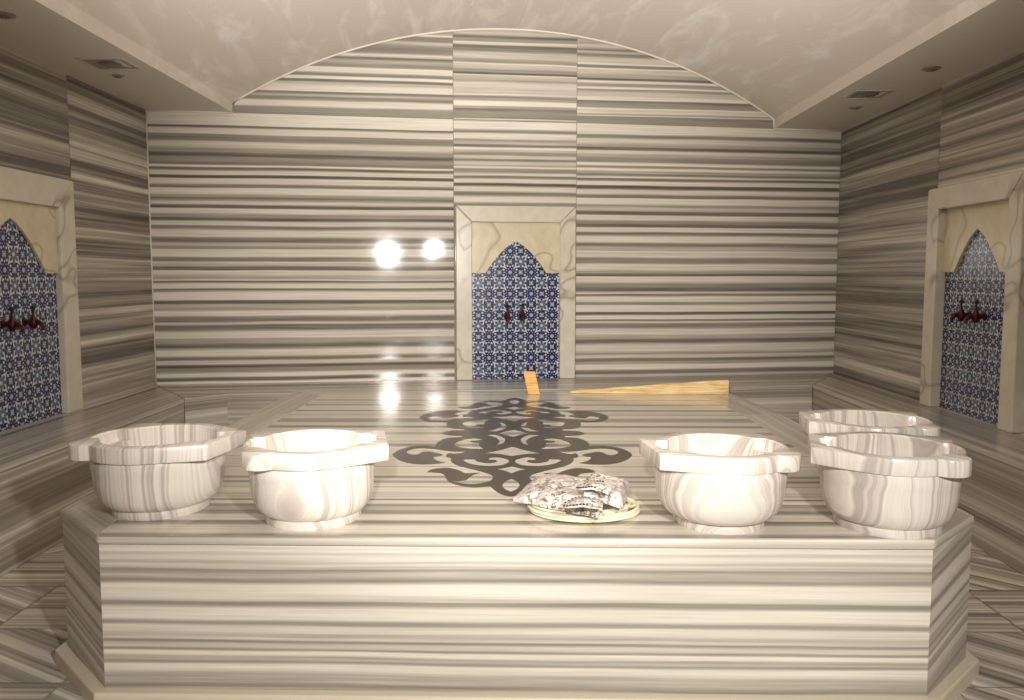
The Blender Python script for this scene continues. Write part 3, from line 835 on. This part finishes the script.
def lumpy(bm, corners, z0f, z1f, nx=26, ny=18, amp=.006, seed=0):
    """quilted sheet between a bilinear plan of four corners; z1f gives its top"""
    c00, c10, c11, c01 = corners
    top, bot = [], []
    for j in range(ny + 1):
        rt, rb_ = [], []
        for i in range(nx + 1):
            s, t = i / nx, j / ny
            p = c00 * (1 - s) * (1 - t) + c10 * s * (1 - t) + c11 * s * t + c01 * (1 - s) * t
            edge = min(1, min(s, 1 - s, t, 1 - t) * 9)
            nz = mnoise.noise(Vector((p.x * 22 + seed, p.y * 22, seed))) * amp
            wob_ = Vector((mnoise.noise(Vector((p.x * 14, p.y * 14, seed + 5))), mnoise.noise(Vector((p.x * 14, p.y * 14, seed + 9))), 0)) * .007
            zt = z0f(s, t) + (z1f(s, t) - z0f(s, t)) * (.62 + .38 * edge) + nz
            rt.append(bm.verts.new((p.x + wob_.x, p.y + wob_.y, zt))); rb_.append(bm.verts.new((p.x + wob_.x, p.y + wob_.y, z0f(s, t))))
        top.append(rt); bot.append(rb_)
    for j in range(ny):
        for i in range(nx):
            bm.faces.new((top[j][i], top[j][i + 1], top[j + 1][i + 1], top[j + 1][i]))
            bm.faces.new((bot[j][i], bot[j + 1][i], bot[j + 1][i + 1], bot[j][i + 1]))
    for i in range(nx):
        bm.faces.new((bot[0][i], bot[0][i + 1], top[0][i + 1], top[0][i])); bm.faces.new((top[ny][i], top[ny][i + 1], bot[ny][i + 1], bot[ny][i]))
    for j in range(ny):
        bm.faces.new((top[j][0], top[j + 1][0], bot[j + 1][0], bot[j][0])); bm.faces.new((bot[j][nx], bot[j + 1][nx], top[j + 1][nx], top[j][nx]))
    recalc(bm)
def flap(bm, c, ang, w, l, n=24, lift=.03, th=.006):
    """scalloped tongue folded back over a packet: rounded end, gently arched"""
    d = Vector((math.cos(ang), math.sin(ang), 0)); s = Vector((-d.y, d.x, 0)); rows = []
    for k in range(n + 1):
        f = k / n
        wid = w * (1 - .04 * f) if f < .55 else w * math.sqrt(max(0.0004, 1 - ((f - .55) / .45) ** 2))
        row = []
        for j in range(9):
            g_ = j / 8 - .5
            p = c + d * (l * f) + s * (2 * wid * g_) + Z * (lift * math.sin(PI * min(1, f * .9 + .1)) * (1 - 1.6 * g_ * g_) + mnoise.noise(Vector((f * 5, g_ * 4, ang))) * .004)
            row.append(p)
        rows.append(row)
    tv = [[bm.verts.new(p + Z * th) for p in r] for r in rows]; bv = [[bm.verts.new(p) for p in r] for r in rows]
    for A, B in ((tv, 1), (bv, -1)):
        for i in range(n):
            for j in range(8):
                f_ = (A[i][j], A[i][j + 1], A[i + 1][j + 1], A[i + 1][j]); bm.faces.new(f_ if B > 0 else f_[::-1])
    loop = [(i, 0) for i in range(n + 1)] + [(n, j) for j in range(1, 9)] + [(i, 8) for i in range(n - 1, -1, -1)] + [(0, j) for j in range(7, 0, -1)]
    for k in range(len(loop)):
        a_, b_ = loop[k], loop[(k + 1) % len(loop)]
        bm.faces.new((tv[a_[0]][a_[1]], bv[a_[0]][a_[1]], bv[b_[0]][b_[1]], tv[b_[0]][b_[1]]))
    recalc(bm); return rows
def packet(label, corners, z0, z1, flapc, fang, fw_, fl_, seed, lift):
    ctr_ = sum(corners, Vector()) / 4; base_z = min(z0(s, t) for s in (0, 1) for t in (0, 1))
    t = thing('wrapped_packet', label, 'packet', (ctr_.x, ctr_.y, base_z))
    Ti = Matrix.Translation(-Vector((ctr_.x, ctr_.y, base_z)))
    bm = bmesh.new(); lumpy(bm, corners, z0, z1, seed=seed); bmesh.ops.transform(bm, matrix=Ti, verts=bm.verts); obj('wrapper', bm, M_wrap, t, smooth='auto', angle=60)
    bm = bmesh.new(); rows = flap(bm, flapc, fang, fw_, fl_, lift=lift); bmesh.ops.transform(bm, matrix=Ti, verts=bm.verts); fo = obj('scalloped_flap', bm, M_wrap, t, smooth='auto', angle=60)
    # dark dots of stitching round the flap
    for k in range(9, 25, 2):
        for j in ((0, 8) if k < 24 else (2, 4, 6)):
            p = Ti @ (rows[k][j] * .93 + rows[k][4] * .07 + Z * .0065)
            b2 = bmesh.new(); lathe(b2, [(0, 0), (.0042, .0), (.0036, .003), (0, .0035)], 8, Matrix.Translation(p)); recalc(b2)
            obj('stitch', b2, M_dot, fo)
    return t
top_c = ZS + .007
c1 = [onz(513.5, 507, ZS + .02), onz(603, 518.5, ZS + .05), onz(598, 492, ZS + .05), onz(536, 485, ZS + .03)]
for p in c1: p.z = 0
packet('larger flat mottled grey packet with a dotted scalloped flap, left side of the cable coil', c1,
       lambda s, t: ZS + .042 + .006 * s, lambda s, t: ZS + .062 + .03 * min(1, s * 2.5) + .012 * t,
       onz(603, 508, ZS + .095), math.radians(172), .05, .13, 3.0, .022)
c2 = [onz(590, 506, ZS + .075), onz(622, 508, ZS + .07), onz(630, 488, ZS + .07), onz(592, 484, ZS + .09)]
c2 = [onz(585, 498, ZS + .10), onz(622.5, 506.5, ZS + .07), onz(629, 490, ZS + .07), onz(592, 482, ZS + .10)]
for p in c2: p.z = 0
packet('smaller cream and grey folded packet lying on the right side of the cable coil', c2,
       lambda s, t: ZS + .106 - .046 * s, lambda s, t: ZS + .138 - .03 * s + .01 * t, onz(612, 492, ZS + .135), math.radians(158), .05, .12, 7.0, .022)
for px, py, sx in ((0, 0, 0),): pass

# ------------------------------------------------------------------ timber at the back of the slab
def wood(name, c1_, c2_, c3_):
    N = NT(name)
    co = N.n('ShaderNodeTexCoord').outputs['Object']; sx, sy, sz = N.sep(co)
    a = N.noise(N.comb(N.math('MULTIPLY', sx, 3), N.math('MULTIPLY', sy, 25), N.math('MULTIPLY', sz, 40)), 1.6, 4, .6, .6)
    return N.out(N.ramp(a, [(.3, lin(c3_)), (.5, lin(c2_)), (.65, lin(c1_))]), .55, bump=a, bs=.15)
M_wood = wood('pale_timber', (240, 216, 164), (224, 190, 130), (186, 144, 88))
M_wood2 = wood('orange_timber', (244, 200, 128), (232, 176, 96), (200, 140, 70))
yb = onz(600, 396.5, ZS).y
bm = bmesh.new()
pr = onz(729, 394.6, ZS); pl = onz(570, 393.4, ZS)
L_ = pr.x - pl.x; ns = 14
secs = []
for i in range(ns + 1):
    f = i / ns; h_ = .014 + (.092) * f ** .9 + .002 * math.sin(i * 1.7); d_ = .035 + .03 * f
    secs.append([bm.verts.new((L_ * f, yy, zz)) for yy, zz in ((0, 0), (d_, 0), (d_, h_ * .96), (0, h_))])
for A, B in zip(secs, secs[1:]):
    for k in range(4): bm.faces.new((A[k], A[(k + 1) % 4], B[(k + 1) % 4], B[k]))
bm.faces.new(secs[0]); bm.faces.new(secs[-1][::-1]); recalc(bm)
o = obj('timber_wedge', bm, M_wood, bevel=.004); o.location = (pl.x, pl.y, ZS + .0005); o.rotation_euler.z = math.atan2(pr.y - pl.y, L_)
setp(o, 'long tapering piece of pale timber lying along the back edge of the slab', 'timber')
pb = onz(534, 394, ZS); bm = bmesh.new()
w_, d_, h_ = .043, .02, .165; sh = -.03
lo = [(-w_, 0), (w_, 0), (w_, d_ * 2), (-w_, d_ * 2)]
a = [bm.verts.new((x, y, 0)) for x, y in lo]; b = [bm.verts.new((x + sh - (.004 if x < 0 else 0.006), y + .01, h_ - (.0 if x < 0 else .006))) for x, y in lo]
bm.faces.new(a[::-1]); bm.faces.new(b)
for i in range(4): bm.faces.new((a[i], a[(i + 1) % 4], b[(i + 1) % 4], b[i]))
recalc(bm)
o = obj('timber_block', bm, M_wood2, bevel=.003); o.location = (pb.x, pb.y - .02, ZS + .0005)
setp(o, 'short upright block of orange wood at the back edge of the slab', 'timber')

# ------------------------------------------------------------------ ceiling fittings
M_fit = plain('white_fitting', (214, 206, 190), .4)
M_grey = plain('grey_reflector', (160, 152, 138), .4, .2)
M_dk = plain('dark_glass', (120, 112, 100), .25)
def downlight(label, px, py, s):
    zz = ZCL if px < 512 else ZCR
    p = onz(px, py, zz); zz = zc(p.x)
    t = thing('ceiling_downlight', label, 'downlight', (p.x, p.y, zz), 0, 'square downlights in the ceiling strips')
    bm = bmesh.new(); q_ = s - .018
    for a, b, c, d in ((-s, s, -s, -q_), (-s, s, q_, s), (-s, -q_, -q_, q_), (q_, s, -q_, q_)): box(bm, a, b, c, d, -.006, -.0005)
    recalc(bm); obj('frame', bm, M_fit, t)
    bm = bmesh.new(); w = s * .55
    lo = [bm.verts.new((x, y, -.0008)) for x, y in ((-q_, -q_), (q_, -q_), (q_, q_), (-q_, q_))]
    hi = [bm.verts.new((x, y, -.0003)) for x, y in ((-w, -w), (w, -w), (w, w), (-w, w))]
    for i in range(4): bm.faces.new((lo[i], hi[i], hi[(i + 1) % 4], lo[(i + 1) % 4]))
    bm.faces.new(hi); recalc(bm); obj('reflector', bm, M_grey, t)
    bm = bmesh.new(); lathe(bm, [(0, -.012), (w * .5, -.011), (w * .8, -.006), (w * .82, -.0008), (0, -.0008)], 24); recalc(bm); obj('lamp', bm, M_dk, t, smooth=True)
downlight('square recessed downlight in the left ceiling strip', 110, 63.5, .15)
downlight('square recessed downlight in the right ceiling strip', 869, 94.5, .15)
def cap(label, px, py, r, group):
    zz = ZCL if px < 512 else ZCR
    p = onz(px, py, zz); zz = zc(p.x)
    t = thing('ceiling_sensor', label, 'ceiling fitting', (p.x, p.y, zz), 0, group)
    bm = bmesh.new(); lathe(bm, [(0, -.0005), (r, -.0005), (r, -.006), (r * .85, -.010), (0, -.010)], 28); recalc(bm); obj('rim', bm, M_grey, t, smooth='auto')
    bm = bmesh.new(); lathe(bm, [(0, -.0105), (r * .6, -.0105), (r * .5, -.016), (0, -.018)], 24); recalc(bm); obj('lens', bm, M_dk, t, smooth=True)
cap('small round fitting beside the square downlight in the left ceiling strip', 118, 75, .04, 'round fittings in the ceiling strips')
cap('round fitting at the left edge of the picture in the left ceiling strip', 3, 14, .06, 'round fittings in the ceiling strips')
cap('small round fitting just below the square downlight in the right ceiling strip', 855, 107.5, .05, 'round fittings in the ceiling strips')
cap('round fitting nearer the camera in the right ceiling strip', 931, 68.5, .06, 'round fittings in the ceiling strips')

# ------------------------------------------------------------------ light
def spot(name, loc, target, watts, size, blend, rad, col):
    d = bpy.data.lights.new(name, 'SPOT'); d.energy = watts; d.spot_size = math.radians(size); d.spot_blend = blend
    d.shadow_soft_size = rad; d.color = col
    o = bpy.data.objects.new(name, d); C.objects.link(o); o.location = loc
    o.rotation_euler = (Vector(target) - Vector(loc)).to_track_quat('-Z', 'Y').to_euler()
    return o
def area(name, loc, target, watts, sx, sy, col):
    d = bpy.data.lights.new(name, 'AREA'); d.shape = 'RECTANGLE'; d.size = sx; d.size_y = sy; d.energy = watts; d.color = col
    o = bpy.data.objects.new(name, d); C.objects.link(o); o.location = loc
    o.rotation_euler = (Vector(target) - Vector(loc)).to_track_quat('-Z', 'Y').to_euler()
    return o
WARM = (1.0, .96, .915)
spot('flash_wide', (.66, .05, 1.85), (.0, 3.0, .15), 315, 94, 1.0, .05, WARM)
spot('flash_beam', (-.12, -.1, 1.76), (-.1, 7.4, 1.6), 640, 56, .9, .04, WARM)
spot('bounce_fill', (0, 2.0, .75), (0, 4.1, 3.5), 720, 84, .8, .3, (1.0, .95, .91))  # added spot, no fitting: stands in for light bounced off the marble
w = bpy.data.worlds.new('world'); bpy.context.scene.world = w; w.use_nodes = True
w.node_tree.nodes['Background'].inputs[0].default_value = (1.0, .95, .89, 1)
w.node_tree.nodes['Background'].inputs[1].default_value = .17
vs = bpy.context.scene.view_settings
vs.view_transform = 'Standard'; vs.look = 'None'; vs.gamma = 1; vs.use_curve_mapping = False; vs.exposure = .3
